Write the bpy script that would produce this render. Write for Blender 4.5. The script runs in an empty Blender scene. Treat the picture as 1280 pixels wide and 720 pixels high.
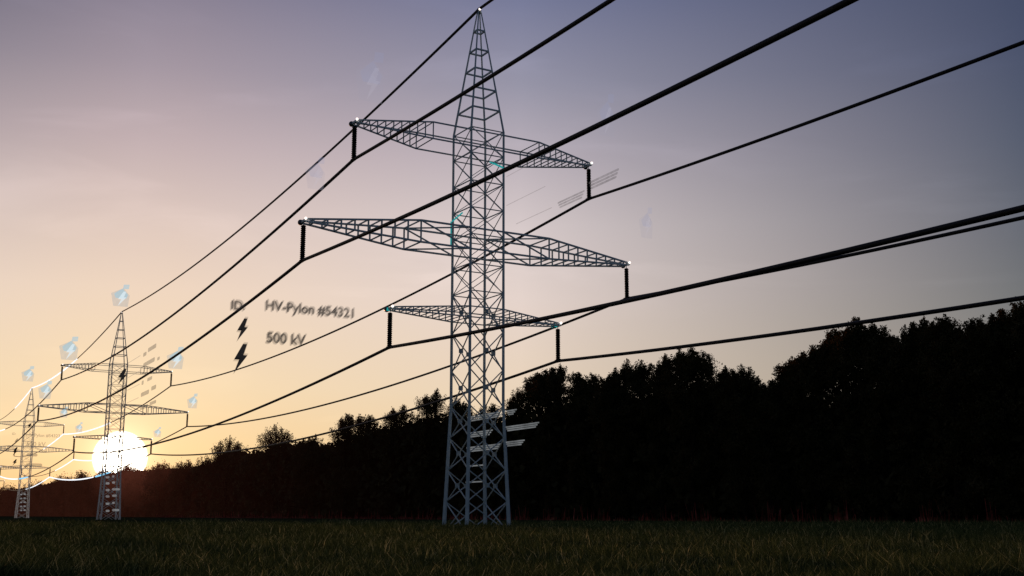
import bpy, math, random
import numpy as np
from mathutils import Vector

random.seed(7)
RNG = np.random.default_rng(11)
SC = bpy.context.scene
COL = SC.collection

# ------------------------------------------------------------------ layout (metres)
CAM_H = 0.985
F_PX, PITCH = 1449.53, 0.19362           # focal length in photo pixels (1280 wide), upward pitch
LENS = 36 * F_PX / 1280
PYLON = Vector((-3.234, 107.159, 0))     # the near pylon
PHI, PSI, SPAN = 2.0609, 0.54159, 196.69 # direction of the line, of the cross-arms; distance between pylons
D = Vector((math.cos(PHI), math.sin(PHI), 0))      # along the line, away
U = Vector((math.cos(PSI), math.sin(PSI), 0))      # along the cross-arms
V = Vector((-math.sin(PSI), math.cos(PSI), 0))
SUN_AZ, SUN_EL = math.radians(-18.51), math.radians(2.63)
SUN_DIR = Vector((math.sin(SUN_AZ) * math.cos(SUN_EL), math.cos(SUN_AZ) * math.cos(SUN_EL), math.sin(SUN_EL)))
EDGE = Vector((63.7, 147.0, 0))          # a point on the edge of the wood, which runs along D
N_IN = Vector((D.y, -D.x, 0))            # into the wood


def ray(x, y):
    X, Y = (x - 640) / F_PX, (360 - y) / F_PX
    c, s = math.cos(PITCH), math.sin(PITCH)
    return Vector((X, c - Y * s, s + Y * c))


def on_plane(x, y, p0, n):
    r = ray(x, y)
    o = Vector((0, 0, CAM_H))
    t = (Vector(p0) - o).dot(n) / r.dot(n)
    return o + r * t


# ------------------------------------------------------------------ helpers
def lin(r, g, b):
    f = lambda c: (c / 255 / 12.92) if c / 255 <= 0.04045 else ((c / 255 + 0.055) / 1.055) ** 2.4
    return (f(r), f(g), f(b), 1)


class MB:
    """collects bars, tubes and plates into one mesh"""
    def __init__(self):
        self.v, self.f = [], []

    def add(self, vs, fs):
        b = len(self.v)
        self.v += [tuple(p) for p in vs]
        self.f += [tuple(i + b for i in q) for q in fs]

    def tube(self, pts, rads, n=6, caps=True, phase=0.0):
        pts = [Vector(p) for p in pts]
        if not hasattr(rads, '__len__'):
            rads = [rads] * len(pts)
        vs, fs = [], []
        for i, p in enumerate(pts):
            t = (pts[min(i + 1, len(pts) - 1)] - pts[max(i - 1, 0)]).normalized()
            a = t.cross(Vector((0, 0, 1)))
            if a.length < 1e-3:
                a = t.cross(V)
            a.normalize()
            b = t.cross(a)
            for k in range(n):
                w = 2 * math.pi * k / n + phase
                vs.append(p + (a * math.cos(w) + b * math.sin(w)) * rads[i])
        for i in range(len(pts) - 1):
            for k in range(n):
                fs.append((i * n + k, i * n + (k + 1) % n, (i + 1) * n + (k + 1) % n, (i + 1) * n + k))
        if caps:
            fs.append(tuple(range(n - 1, -1, -1)))
            fs.append(tuple((len(pts) - 1) * n + k for k in range(n)))
        self.add(vs, fs)

    def bar(self, a, b, w):
        self.tube([a, b], w * 0.7071, 4, True, math.pi / 4)

    def ball(self, c, r, n=10, m=7):
        c = Vector(c)
        vs = [c + Vector((0, 0, r))]
        for i in range(1, m):
            t = math.pi * i / m
            for k in range(n):
                w = 2 * math.pi * k / n
                vs.append(c + Vector((math.sin(t) * math.cos(w), math.sin(t) * math.sin(w), math.cos(t))) * r)
        vs.append(c - Vector((0, 0, r)))
        fs = [(0, 1 + k, 1 + (k + 1) % n) for k in range(n)]
        for i in range(m - 2):
            for k in range(n):
                fs.append((1 + i * n + k, 1 + (i + 1) * n + k, 1 + (i + 1) * n + (k + 1) % n, 1 + i * n + (k + 1) % n))
        e = len(vs) - 1
        fs += [(e, 1 + (m - 2) * n + (k + 1) % n, 1 + (m - 2) * n + k) for k in range(n)]
        self.add(vs, fs)

    def poly(self, o, ax, az, pts, off=0.0):
        n = ax.cross(az).normalized() * off
        self.add([o + ax * p[0] + az * p[1] + n for p in pts], [tuple(range(len(pts)))])

    def build(self, name, mat, parent=None, smooth=False):
        me = bpy.data.meshes.new(name)
        me.from_pydata(self.v, [], self.f)
        me.update()
        if smooth:
            for p in me.polygons:
                p.use_smooth = True
        me.materials.append(mat)
        o = bpy.data.objects.new(name, me)
        COL.objects.link(o)
        if parent:
            o.parent = parent
        return o


def quads_object(name, verts, mat, parent=None, faces4=None, attr=None):
    """mesh of separate quads from an (N,4,3) array"""
    n = len(verts)
    me = bpy.data.meshes.new(name)
    me.vertices.add(n * 4)
    me.vertices.foreach_set('co', verts.reshape(-1).astype(np.float32))
    me.loops.add(n * 4)
    me.loops.foreach_set('vertex_index', np.arange(n * 4, dtype=np.int32))
    me.polygons.add(n)
    me.polygons.foreach_set('loop_start', np.arange(0, n * 4, 4, dtype=np.int32))
    me.polygons.foreach_set('loop_total', np.full(n, 4, dtype=np.int32))
    if attr is not None:
        a = me.attributes.new('tint', 'FLOAT', 'FACE')
        a.data.foreach_set('value', attr.astype(np.float32))
    me.update(calc_edges=True)
    me.materials.append(mat)
    o = bpy.data.objects.new(name, me)
    COL.objects.link(o)
    if parent:
        o.parent = parent
    return o


def leaves(c, length, width, rng):
    """rhombic leaf sprays of random direction at the centres c (N,3)"""
    n = len(c)
    a = rng.normal(size=(n, 3)); a[:, 2] += 0.35
    a /= np.linalg.norm(a, axis=1)[:, None]
    b = rng.normal(size=(n, 3))
    b -= a * np.sum(a * b, 1)[:, None]
    b /= np.linalg.norm(b, axis=1)[:, None]
    l = (length * rng.uniform(0.6, 1.3, n))[:, None]
    w = (width * rng.uniform(0.6, 1.3, n))[:, None]
    return np.stack([c - a * l / 2, c + b * w / 2, c + a * l / 2, c - b * w / 2], 1)


def empty(name, loc=(0, 0, 0), rz=0.0):
    o = bpy.data.objects.new(name, None)
    o.empty_display_size = 0.5
    o.location = loc
    o.rotation_euler.z = rz
    COL.objects.link(o)
    return o


def tag(o, label=None, cat=None, group=None, kind=None):
    for k, v in (('label', label), ('category', cat), ('group', group), ('kind', kind)):
        if v:
            o[k] = v
    return o


def copy_tree(o, parent=None):
    c = o.copy()
    COL.objects.link(c)
    c.parent = parent
    for ch in list(o.children):
        copy_tree(ch, c)
    return c


# ------------------------------------------------------------------ materials
class NT:
    def __init__(self, name):
        self.m = bpy.data.materials.new(name)
        self.m.use_nodes = True
        self.t = self.m.node_tree
        self.t.nodes.clear()
        self.out = self.n('ShaderNodeOutputMaterial')

    def n(self, kind, **kw):
        x = self.t.nodes.new(kind)
        for k, v in kw.items():
            setattr(x, k, v)
        return x

    def l(self, a, b):
        self.t.links.new(a, b)

    def math(self, op, a, b=None, clamp=False):
        x = self.n('ShaderNodeMath', operation=op, use_clamp=clamp)
        for i, q in enumerate((a, b)):
            if q is None:
                continue
            if hasattr(q, 'links'):
                self.l(q, x.inputs[i])
            else:
                x.inputs[i].default_value = q
        return x.outputs[0]


def ramp_set(node, stops, interp='LINEAR'):
    cr = node.color_ramp
    cr.interpolation = interp
    while len(cr.elements) > 1:
        cr.elements.remove(cr.elements[-1])
    cr.elements[0].position = stops[0][0]
    cr.elements[0].color = stops[0][1]
    for p, c in stops[1:]:
        e = cr.elements.new(p)
        e.color = c


def mat_steel(name, ca, cb, metallic=0.35, rough=0.5, scale=1.5, spec=0.5):
    k = NT(name)
    b = k.n('ShaderNodeBsdfPrincipled')
    b.inputs['Metallic'].default_value = metallic
    b.inputs['Roughness'].default_value = rough
    b.inputs['Specular IOR Level'].default_value = spec
    tc = k.n('ShaderNodeTexCoord')
    nz = k.n('ShaderNodeTexNoise')
    nz.inputs['Scale'].default_value = scale
    nz.inputs['Detail'].default_value = 5
    k.l(tc.outputs['Object'], nz.inputs['Vector'])
    r = k.n('ShaderNodeValToRGB')
    ramp_set(r, [(0.3, ca), (0.7, cb)])
    k.l(nz.outputs[0], r.inputs[0])
    k.l(r.outputs[0], b.inputs['Base Color'])
    geo = k.n('ShaderNodeNewGeometry')          # evening haze painted as a glow of the surface, growing towards the sun
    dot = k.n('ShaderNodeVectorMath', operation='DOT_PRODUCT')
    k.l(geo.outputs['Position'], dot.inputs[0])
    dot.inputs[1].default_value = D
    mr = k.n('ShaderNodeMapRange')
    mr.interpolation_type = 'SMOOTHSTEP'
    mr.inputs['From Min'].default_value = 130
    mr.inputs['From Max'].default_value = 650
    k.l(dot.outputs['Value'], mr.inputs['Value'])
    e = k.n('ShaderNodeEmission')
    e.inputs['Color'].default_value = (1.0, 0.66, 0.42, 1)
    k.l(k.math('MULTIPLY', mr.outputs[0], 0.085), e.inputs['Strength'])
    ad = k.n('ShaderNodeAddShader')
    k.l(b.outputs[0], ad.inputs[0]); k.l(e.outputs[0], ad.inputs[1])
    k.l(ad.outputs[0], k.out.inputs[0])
    return k.m


def mat_emit(name, col, strength, var=0.15):
    k = NT(name)
    e = k.n('ShaderNodeEmission')
    tc = k.n('ShaderNodeTexCoord')
    nz = k.n('ShaderNodeTexNoise')
    nz.inputs['Scale'].default_value = 0.5
    k.l(tc.outputs['Object'], nz.inputs['Vector'])
    s = k.math('MULTIPLY', nz.outputs[0], strength * var * 2)
    s = k.math('ADD', s, strength * (1 - var))
    k.l(s, e.inputs['Strength'])
    e.inputs['Color'].default_value = col
    k.l(e.outputs[0], k.out.inputs[0])
    return k.m


def mat_holo(name, col, strength, alpha, grain=0.35, scale=2.0):
    """thin projected film: part see-through, part glowing"""
    k = NT(name)
    e = k.n('ShaderNodeEmission')
    e.inputs['Color'].default_value = col
    e.inputs['Strength'].default_value = strength
    tr = k.n('ShaderNodeBsdfTransparent')
    mx = k.n('ShaderNodeMixShader')
    tc = k.n('ShaderNodeTexCoord')
    nz = k.n('ShaderNodeTexNoise')
    nz.inputs['Scale'].default_value = scale
    nz.inputs['Detail'].default_value = 3
    k.l(tc.outputs['Object'], nz.inputs['Vector'])
    a = k.math('MULTIPLY', nz.outputs[0], 2 * grain * alpha)
    a = k.math('ADD', a, alpha * (1 - grain), True)
    k.l(a, mx.inputs[0])
    k.l(tr.outputs[0], mx.inputs[1])
    k.l(e.outputs[0], mx.inputs[2])
    k.l(mx.outputs[0], k.out.inputs[0])
    return k.m


def mat_leaf(name, cols, transl, tcol, haze=True):
    k = NT(name)
    geo = k.n('ShaderNodeNewGeometry')
    nz = k.n('ShaderNodeTexNoise')
    nz.inputs['Scale'].default_value = 0.45
    nz.inputs['Detail'].default_value = 6
    k.l(geo.outputs['Position'], nz.inputs['Vector'])
    r = k.n('ShaderNodeValToRGB')
    ramp_set(r, [(0.3, cols[0]), (0.5, cols[1]), (0.72, cols[2])])
    k.l(nz.outputs[0], r.inputs[0])
    d = k.n('ShaderNodeBsdfDiffuse')
    k.l(r.outputs[0], d.inputs[0])
    t = k.n('ShaderNodeBsdfTranslucent')
    t.inputs[0].default_value = tcol
    m = k.n('ShaderNodeMixShader')
    m.inputs[0].default_value = transl
    k.l(d.outputs[0], m.inputs[1])
    k.l(t.outputs[0], m.inputs[2])
    last = m.outputs[0]
    if haze:   # evening haze painted as a glow of the leaves, growing along the wood
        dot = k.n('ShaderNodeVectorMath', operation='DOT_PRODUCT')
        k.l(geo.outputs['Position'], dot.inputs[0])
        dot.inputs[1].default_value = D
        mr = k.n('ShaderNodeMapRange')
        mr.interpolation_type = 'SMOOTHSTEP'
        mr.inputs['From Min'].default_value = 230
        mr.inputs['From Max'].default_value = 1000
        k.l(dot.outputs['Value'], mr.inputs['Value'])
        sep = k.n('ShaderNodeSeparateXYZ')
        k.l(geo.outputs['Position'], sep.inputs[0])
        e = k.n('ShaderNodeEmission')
        e.inputs['Color'].default_value = HAZE_GLOW_COL
        # sun bloom painted in: stronger glow where the sun stands behind the wood
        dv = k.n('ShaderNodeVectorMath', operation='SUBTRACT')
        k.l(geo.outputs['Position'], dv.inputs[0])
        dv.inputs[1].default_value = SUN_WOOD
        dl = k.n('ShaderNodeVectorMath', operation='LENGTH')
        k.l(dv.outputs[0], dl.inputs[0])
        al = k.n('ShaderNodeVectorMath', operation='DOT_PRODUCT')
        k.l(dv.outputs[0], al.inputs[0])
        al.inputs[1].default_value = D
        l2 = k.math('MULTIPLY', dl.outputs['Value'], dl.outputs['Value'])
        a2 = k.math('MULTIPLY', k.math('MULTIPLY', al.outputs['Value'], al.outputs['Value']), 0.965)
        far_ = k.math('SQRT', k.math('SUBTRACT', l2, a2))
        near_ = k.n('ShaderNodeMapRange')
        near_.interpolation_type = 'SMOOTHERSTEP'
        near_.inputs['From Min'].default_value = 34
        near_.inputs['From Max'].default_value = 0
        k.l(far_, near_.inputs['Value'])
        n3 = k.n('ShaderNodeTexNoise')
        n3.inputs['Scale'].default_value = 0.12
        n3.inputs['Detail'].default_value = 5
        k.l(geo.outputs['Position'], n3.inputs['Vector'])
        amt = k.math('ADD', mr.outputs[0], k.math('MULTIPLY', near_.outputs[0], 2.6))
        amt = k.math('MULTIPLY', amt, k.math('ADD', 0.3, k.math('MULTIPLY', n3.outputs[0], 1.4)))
        k.l(k.math('MULTIPLY', amt, HAZE_GLOW_STR), e.inputs['Strength'])
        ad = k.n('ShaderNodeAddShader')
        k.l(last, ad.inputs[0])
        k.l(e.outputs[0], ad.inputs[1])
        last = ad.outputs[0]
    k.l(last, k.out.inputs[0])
    return k.m


HAZE_GLOW_COL = (1.0, 0.27, 0.16, 1)
HAZE_GLOW_STR = 0.019
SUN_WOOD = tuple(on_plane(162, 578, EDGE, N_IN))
M = {}
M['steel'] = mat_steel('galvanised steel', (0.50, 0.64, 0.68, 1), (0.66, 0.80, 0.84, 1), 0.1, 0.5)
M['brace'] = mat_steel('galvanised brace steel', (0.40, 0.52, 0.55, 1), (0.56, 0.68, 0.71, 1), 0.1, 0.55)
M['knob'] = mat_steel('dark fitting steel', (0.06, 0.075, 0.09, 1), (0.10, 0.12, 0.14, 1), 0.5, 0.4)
M['cable'] = mat_steel('black conductor', (0.006, 0.006, 0.008, 1), (0.012, 0.012, 0.016, 1), 0.0, 0.6, 0.6, 0.3)
M['insul'] = mat_steel('black insulator glaze', (0.004, 0.004, 0.005, 1), (0.008, 0.008, 0.010, 1), 0.0, 0.7, 0.6, 0.12)
M['lamp'] = mat_emit('lit arm lamp', (1.0, 0.86, 0.78, 1), 2.2)
M['glow'] = mat_emit('white current glow', (0.93, 0.95, 1.0, 1), 1.25)
M['glow_blue'] = mat_emit('blue current glow', (0.25, 0.62, 0.9, 1), 1.2)
M['cyan'] = mat_emit('cyan lit brace', (0.03, 0.55, 0.55, 1), 0.55)
M['ink'] = mat_holo('black projected text', (0.012, 0.012, 0.014, 1), 1.0, 0.66, 0.35, 1.1)
M['bolt'] = mat_holo('black projected bolt', (0.003, 0.003, 0.004, 1), 1.0, 1.0, 0.04)
M['ink_soft'] = mat_holo('grey projected streak', (0.10, 0.09, 0.09, 1), 1.0, 0.45, 0.6)
M['echo'] = mat_holo('soft echo of projected text', (0.03, 0.028, 0.028, 1), 1.0, 0.26, 0.5, 1.1)
M['ink_line'] = mat_holo('grey projected line', (0.20, 0.17, 0.17, 1), 1.0, 0.42, 0.5)
M['ink_far'] = mat_holo('grey projected text', (0.09, 0.08, 0.07, 1), 1.0, 0.50, 0.4)
M['white_text'] = mat_holo('white projected text', (0.52, 0.55, 0.57, 1), 1.0, 0.26, 0.8, 0.9)
M['holo_grey'] = mat_holo('grey projected badge', (0.38, 0.42, 0.44, 1), 1.0, 0.42, 0.4)
M['holo_blue'] = mat_holo('pale blue projected badge', (0.34, 0.58, 0.70, 1), 1.0, 0.62, 0.35)
M['holo_white'] = mat_holo('white projected badge', (0.80, 0.92, 0.98, 1), 1.0, 0.62, 0.3)
M['faint_grey'] = mat_holo('faint badge', (0.33, 0.32, 0.40, 1), 1.0, 0.16, 0.7, 0.9)
M['faint_blue'] = mat_holo('faint blue badge', (0.28, 0.31, 0.48, 1), 1.0, 0.20, 0.7, 0.9)
M['faint_white'] = mat_holo('faint white badge', (0.58, 0.56, 0.66, 1), 1.0, 0.12, 0.8, 0.9)
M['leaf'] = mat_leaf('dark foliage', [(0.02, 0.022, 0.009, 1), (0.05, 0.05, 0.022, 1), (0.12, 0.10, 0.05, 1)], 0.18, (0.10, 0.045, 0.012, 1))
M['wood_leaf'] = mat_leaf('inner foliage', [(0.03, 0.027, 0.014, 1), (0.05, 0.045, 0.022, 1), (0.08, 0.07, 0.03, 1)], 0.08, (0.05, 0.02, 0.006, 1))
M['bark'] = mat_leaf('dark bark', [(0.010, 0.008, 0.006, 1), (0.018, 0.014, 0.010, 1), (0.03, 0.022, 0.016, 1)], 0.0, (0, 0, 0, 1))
M['stems'] = mat_leaf('stems painted sunlit red', [(0.08, 0.025, 0.02, 1), (0.34, 0.08, 0.065, 1), (0.75, 0.24, 0.19, 1)], 0.2, (0.5, 0.1, 0.07, 1), False)  # red sunset light on the stems is put into their colour

# ------------------------------------------------------------------ sky and sun
W = bpy.data.worlds.new('World')
SC.world = W
W.use_nodes = True
t = W.node_tree
t.nodes.clear()


def wn(kind, **kw):
    x = t.nodes.new(kind)
    for k_, v_ in kw.items():
        setattr(x, k_, v_)
    return x


def wl(a, b):
    t.links.new(a, b)


def wm(op, a, b=None, clamp=False):
    x = wn('ShaderNodeMath', operation=op, use_clamp=clamp)
    for i, q in enumerate((a, b)):
        if q is None:
            continue
        if hasattr(q, 'links'):
            wl(q, x.inputs[i])
        else:
            x.inputs[i].default_value = q
    return x.outputs[0]


wtc = wn('ShaderNodeTexCoord')
wsep = wn('ShaderNodeSeparateXYZ')
wl(wtc.outputs['Generated'], wsep.inputs[0])
elev = wm('DIVIDE', wm('ARCSINE', wsep.outputs[2]), math.radians(90))      # 0..1 = 0..90 degrees
hor = wn('ShaderNodeCombineXYZ')
wl(wsep.outputs[0], hor.inputs[0]); wl(wsep.outputs[1], hor.inputs[1])
hn = wn('ShaderNodeVectorMath', operation='NORMALIZE')
wl(hor.outputs[0], hn.inputs[0])
hd = wn('ShaderNodeVectorMath', operation='DOT_PRODUCT')
wl(hn.outputs[0], hd.inputs[0])
hd.inputs[1].default_value = (math.sin(SUN_AZ), math.cos(SUN_AZ), 0)
azd = wm('DIVIDE', wm('ARCCOSINE', wm('MINIMUM', hd.outputs['Value'], 0.999999)), math.radians(1))   # degrees from the sun
S = lambda deg: deg / 90
ramps = []
for stops in (
    [(0, lin(240, 196, 138)), (3, lin(243, 213, 162)), (6, lin(243, 219, 181)), (10.5, lin(239, 216, 196)), (14, lin(223, 202, 194)), (17.5, lin(198, 179, 182)), (21, lin(166, 153, 165)), (25, lin(134, 127, 147)), (32, lin(106, 108, 142)), (90, lin(60, 74, 112))],
    [(0, lin(236, 198, 150)), (3, lin(234, 205, 165)), (6, lin(235, 214, 190)), (10.5, lin(232, 215, 208)), (14, lin(219, 206, 206)), (17.5, lin(190, 180, 189)), (21, lin(154, 152, 171)), (25, lin(121, 125, 156)), (32, lin(98, 106, 142)), (90, lin(58, 72, 110))],
    [(0, lin(150, 138, 124)), (5, lin(138, 133, 126)), (9.5, lin(108, 111, 114)), (13, lin(94, 99, 111)), (17, lin(81, 89, 109)), (21, lin(72, 80, 106)), (25, lin(64, 73, 101)), (32, lin(58, 68, 98)), (90, lin(48, 60, 94))],
    [(0, lin(86, 90, 98)), (15, lin(80, 87, 102)), (40, lin(66, 76, 102)), (90, lin(54, 66, 98))],
):
    r = wn('ShaderNodeValToRGB')
    ramp_set(r, [(S(a), c) for a, c in stops], 'EASE' if False else 'LINEAR')
    wl(elev, r.inputs[0])
    ramps.append(r.outputs[0])


def wmix(fac, a, b):
    x = wn('ShaderNodeMix', data_type='RGBA')
    wl(fac, x.inputs[0]); wl(a, x.inputs[6]); wl(b, x.inputs[7])
    return x.outputs[2]


def wrange(v, a, b, smooth=False):
    x = wn('ShaderNodeMapRange')
    x.interpolation_type = 'SMOOTHSTEP' if smooth else 'LINEAR'
    x.inputs['From Min'].default_value = a
    x.inputs['From Max'].default_value = b
    wl(v, x.inputs['Value'])
    return x.outputs[0]


sky = wmix(wrange(azd, 2, 19), ramps[0], ramps[1])
sky = wmix(wm('POWER', wrange(azd, 19, 44), 0.88), sky, ramps[2])
sky = wmix(wrange(azd, 44, 110, True), sky, ramps[3])
# thin high cloud
mp = wn('ShaderNodeMapping')
mp.inputs['Scale'].default_value = (2.6, 2.6, 13.0)
mp.inputs['Rotation'].default_value = (0.12, 0.25, 0)
wl(wtc.outputs['Generated'], mp.inputs[0])
cn = wn('ShaderNodeTexNoise')
cn.inputs['Scale'].default_value = 1.6
cn.inputs['Detail'].default_value = 7
cn.inputs['Roughness'].default_value = 0.52
cn.inputs['Distortion'].default_value = 0.5
wl(mp.outputs[0], cn.inputs['Vector'])
cl = wm('ADD', wm('MULTIPLY', wrange(cn.outputs[0], 0.50, 0.76, True), 0.11), 0.99)
ld_ = wn('ShaderNodeVectorMath', operation='DOT_PRODUCT')
wl(hn.outputs[0], ld_.inputs[0])
ld_.inputs[1].default_value = (-math.cos(SUN_AZ), math.sin(SUN_AZ), 0)
dk = wm('MULTIPLY', wrange(ld_.outputs['Value'], 0.0, 0.16), wrange(elev, S(9), S(24)))
cl = wm('MULTIPLY', cl, wm('SUBTRACT', 1.0, wm('MULTIPLY', dk, 0.34)))
cs = wn('ShaderNodeVectorMath', operation='SCALE')
wl(sky, cs.inputs[0]); wl(cl, cs.inputs['Scale'])
bg = wn('ShaderNodeBackground')
wl(cs.outputs[0], bg.inputs[0])
bg.inputs[1].default_value = 0.94
nish = wn('ShaderNodeTexSky', sky_type='NISHITA')
nish.sun_disc = False
nish.sun_elevation = SUN_EL
nish.sun_rotation = SUN_AZ
bgn = wn('ShaderNodeBackground')
nsc = wn('ShaderNodeVectorMath', operation='SCALE')
nsc.inputs['Scale'].default_value = 0.10
wl(nish.outputs[0], nsc.inputs[0])
wl(nsc.outputs[0], bgn.inputs[0])
bgn.inputs[1].default_value = 0.05
# the sun's own disc and its aureole, part of the sky
sd = wn('ShaderNodeVectorMath', operation='DOT_PRODUCT')
nv = wn('ShaderNodeVectorMath', operation='NORMALIZE')
wl(wtc.outputs['Generated'], nv.inputs[0])
wl(nv.outputs[0], sd.inputs[0])
sd.inputs[1].default_value = SUN_DIR
ang = wm('DIVIDE', wm('ARCCOSINE', wm('MINIMUM', sd.outputs['Value'], 1.0)), math.radians(1))
disc = wm('SUBTRACT', 1.0, wrange(ang, 1.05, 1.25, True))
halo = wm('POWER', wm('SUBTRACT', 1.0, wrange(ang, 1.2, 9.0)), 3.0)
bgs = wn('ShaderNodeBackground')
bgs.inputs[0].default_value = (1.0, 0.93, 0.80, 1)
wl(wm('MULTIPLY', disc, 7.0), bgs.inputs[1])
bgh = wn('ShaderNodeBackground')
bgh.inputs[0].default_value = (1.0, 0.66, 0.40, 1)
cor = wm('POWER', wm('SUBTRACT', 1.0, wrange(ang, 1.1, 2.6)), 2.5)
wl(wm('ADD', wm('MULTIPLY', halo, 0.16), wm('MULTIPLY', cor, 0.30)), bgh.inputs[1])
a1, a2, a3 = (wn('ShaderNodeAddShader') for _ in range(3))
wl(bg.outputs[0], a1.inputs[0]); wl(bgn.outputs[0], a1.inputs[1])
wl(a1.outputs[0], a2.inputs[0]); wl(bgs.outputs[0], a2.inputs[1])
wl(a2.outputs[0], a3.inputs[0]); wl(bgh.outputs[0], a3.inputs[1])
wo = wn('ShaderNodeOutputWorld')
wl(a3.outputs[0], wo.inputs[0])
W.cycles.sampling_method = 'MANUAL'
W.cycles.sample_map_resolution = 2048

ld = bpy.data.lights.new('sun', 'SUN')
ld.energy = 1.6
ld.angle = math.radians(0.5)
ld.color = (1.0, 0.52, 0.26)
lo = bpy.data.objects.new('sun', ld)
lo.rotation_euler = (-SUN_DIR).to_track_quat('-Z', 'Y').to_euler()
lo.location = (-60, 180, 40)
COL.objects.link(lo)

# ------------------------------------------------------------------ camera
cd = bpy.data.cameras.new('camera')
cd.sensor_width = 36
cd.lens = LENS
cd.clip_end = 20000
cam = bpy.data.objects.new('camera', cd)
cam.location = (0, 0, CAM_H)
cam.rotation_euler = (math.pi / 2 + PITCH, 0, 0)
COL.objects.link(cam)
SC.camera = cam
SC.view_settings.view_transform = 'Standard'
SC.view_settings.look = 'None'
SC.view_settings.exposure = 0

# ------------------------------------------------------------------ ground and grass
k = NT('field soil')
geo = k.n('ShaderNodeNewGeometry')
nz = k.n('ShaderNodeTexNoise'); nz.inputs['Scale'].default_value = 0.7; nz.inputs['Detail'].default_value = 10
k.l(geo.outputs['Position'], nz.inputs['Vector'])
n2 = k.n('ShaderNodeTexNoise'); n2.inputs['Scale'].default_value = 0.05; n2.inputs['Detail'].default_value = 4
k.l(geo.outputs['Position'], n2.inputs['Vector'])
rp = k.n('ShaderNodeValToRGB')
ramp_set(rp, [(0.25, (0.015, 0.018, 0.008, 1)), (0.5, (0.036, 0.040, 0.018, 1)), (0.75, (0.062, 0.062, 0.027, 1))])
k.l(k.math('ADD', k.math('MULTIPLY', nz.outputs[0], 0.6), k.math('MULTIPLY', n2.outputs[0], 0.4)), rp.inputs[0])
bd = k.n('ShaderNodeBsdfDiffuse')
k.l(rp.outputs[0], bd.inputs[0])
bp_ = k.n('ShaderNodeBump'); bp_.inputs['Strength'].default_value = 0.7; bp_.inputs['Distance'].default_value = 0.2
k.l(nz.outputs[0], bp_.inputs['Height'])
k.l(bp_.outputs[0], bd.inputs['Normal'])
k.l(bd.outputs[0], k.out.inputs[0])
g = MB()
R_ = [0, 12, 25, 40, 70, 120, 220, 500, 1200, 3000, 7000]
gv, gf = [(0, 0, 0)], []
NS = 64
for r_ in R_[1:]:
    for q in range(NS):
        w = 2 * math.pi * q / NS
        gv.append((r_ * math.cos(w), r_ * math.sin(w) + 60, 0))
for q in range(NS):
    gf.append((0, 1 + q, 1 + (q + 1) % NS))
for i in range(len(R_) - 2):
    for q in range(NS):
        gf.append((1 + i * NS + q, 1 + (i + 1) * NS + q, 1 + (i + 1) * NS + (q + 1) % NS, 1 + i * NS + (q + 1) % NS))
gv[0] = (0, 60, 0)
g.add(gv, gf)
tag(g.build('ground', k.m), kind='structure')

k = NT('meadow grass')
at = k.n('ShaderNodeAttribute'); at.attribute_name = 'tint'
rp = k.n('ShaderNodeValToRGB')
ramp_set(rp, [(0.0, (0.030, 0.047, 0.017, 1)), (0.5, (0.072, 0.098, 0.034, 1)), (0.82, (0.15, 0.18, 0.065, 1)), (0.95, (0.34, 0.34, 0.14, 1)), (1.0, (0.60, 0.55, 0.26, 1))])
k.l(at.outputs['Fac'], rp.inputs[0])
d1 = k.n('ShaderNodeBsdfDiffuse'); d2 = k.n('ShaderNodeBsdfTranslucent')
k.l(rp.outputs[0], d1.inputs[0]); k.l(rp.outputs[0], d2.inputs[0])
mx = k.n('ShaderNodeMixShader'); mx.inputs[0].default_value = 0.35
k.l(d1.outputs[0], mx.inputs[1]); k.l(d2.outputs[0], mx.inputs[2])
k.l(mx.outputs[0], k.out.inputs[0])
NB = 380000
yy = 15 + 125 * RNG.random(NB) ** 2.1
xx = (RNG.random(NB) * 2 - 1) * (yy * 0.52 + 3)
clump = 0.5 + 0.5 * np.sin(xx * 1.7 + 2 * np.sin(yy * 0.6)) * np.sin(yy * 1.3 + 1.5 * np.sin(xx * 0.9))
keep = RNG.random(NB) < 0.35 + 0.65 * clump
xx, yy, clump = xx[keep], yy[keep], clump[keep]
n = len(xx)
h = (0.10 + 0.17 * RNG.random(n) ** 1.6) * (0.7 + 0.6 * clump) * (1 + 0.7 * (np.sin(xx * .43 + yy * .31 + 1.3 * np.sin(yy * .21)) > .72)) * (1 + np.clip((yy - 30) / 70, 0, 1) * 0.5)
w = (0.0038 + 0.0035 * RNG.random(n)) * (0.8 + yy / 40)
a = RNG.random(n) * 2 * math.pi
lean = h * (0.15 + 0.9 * RNG.random(n))
b0 = np.stack([xx, yy, np.zeros(n)], 1)
side = np.stack([np.cos(a), np.sin(a), np.zeros(n)], 1) * w[:, None]
a2_ = RNG.random(n) * 2 * math.pi
dirv = np.stack([np.cos(a2_), np.sin(a2_), np.zeros(n)], 1)
mid = b0 + dirv * (lean * 0.35)[:, None]; mid[:, 2] = h * 0.6
tip = b0 + dirv * lean[:, None]; tip[:, 2] = h
q1 = np.stack([b0 - side, b0 + side, mid + side * 0.8, mid - side * 0.8], 1)
q2 = np.stack([mid - side * 0.8, mid + side * 0.8, tip + side * 0.12, tip - side * 0.12], 1)
tint = np.clip(RNG.random(n) ** 1.6 * 1.02, 0, 1)
gr = quads_object('meadow_grass', np.concatenate([q1, q2]), k.m, attr=np.concatenate([tint, tint]))
tag(gr, 'dark short grass of the field before the pylons', 'grass', kind='stuff')

# ------------------------------------------------------------------ pylon (built in its own axes: x along the arms, y away)
HK, WS, WB = 10.8, 1.77, 2.16
HS, HTOP = 37.12, 50.0


def halfw(z):
    if z < HK:
        return WB + (WS - WB) * max(z, -1) / HK
    if z <= HS:
        return WS
    return WS + (0.10 - WS) * (z - HS) / (HTOP - HS)


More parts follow.
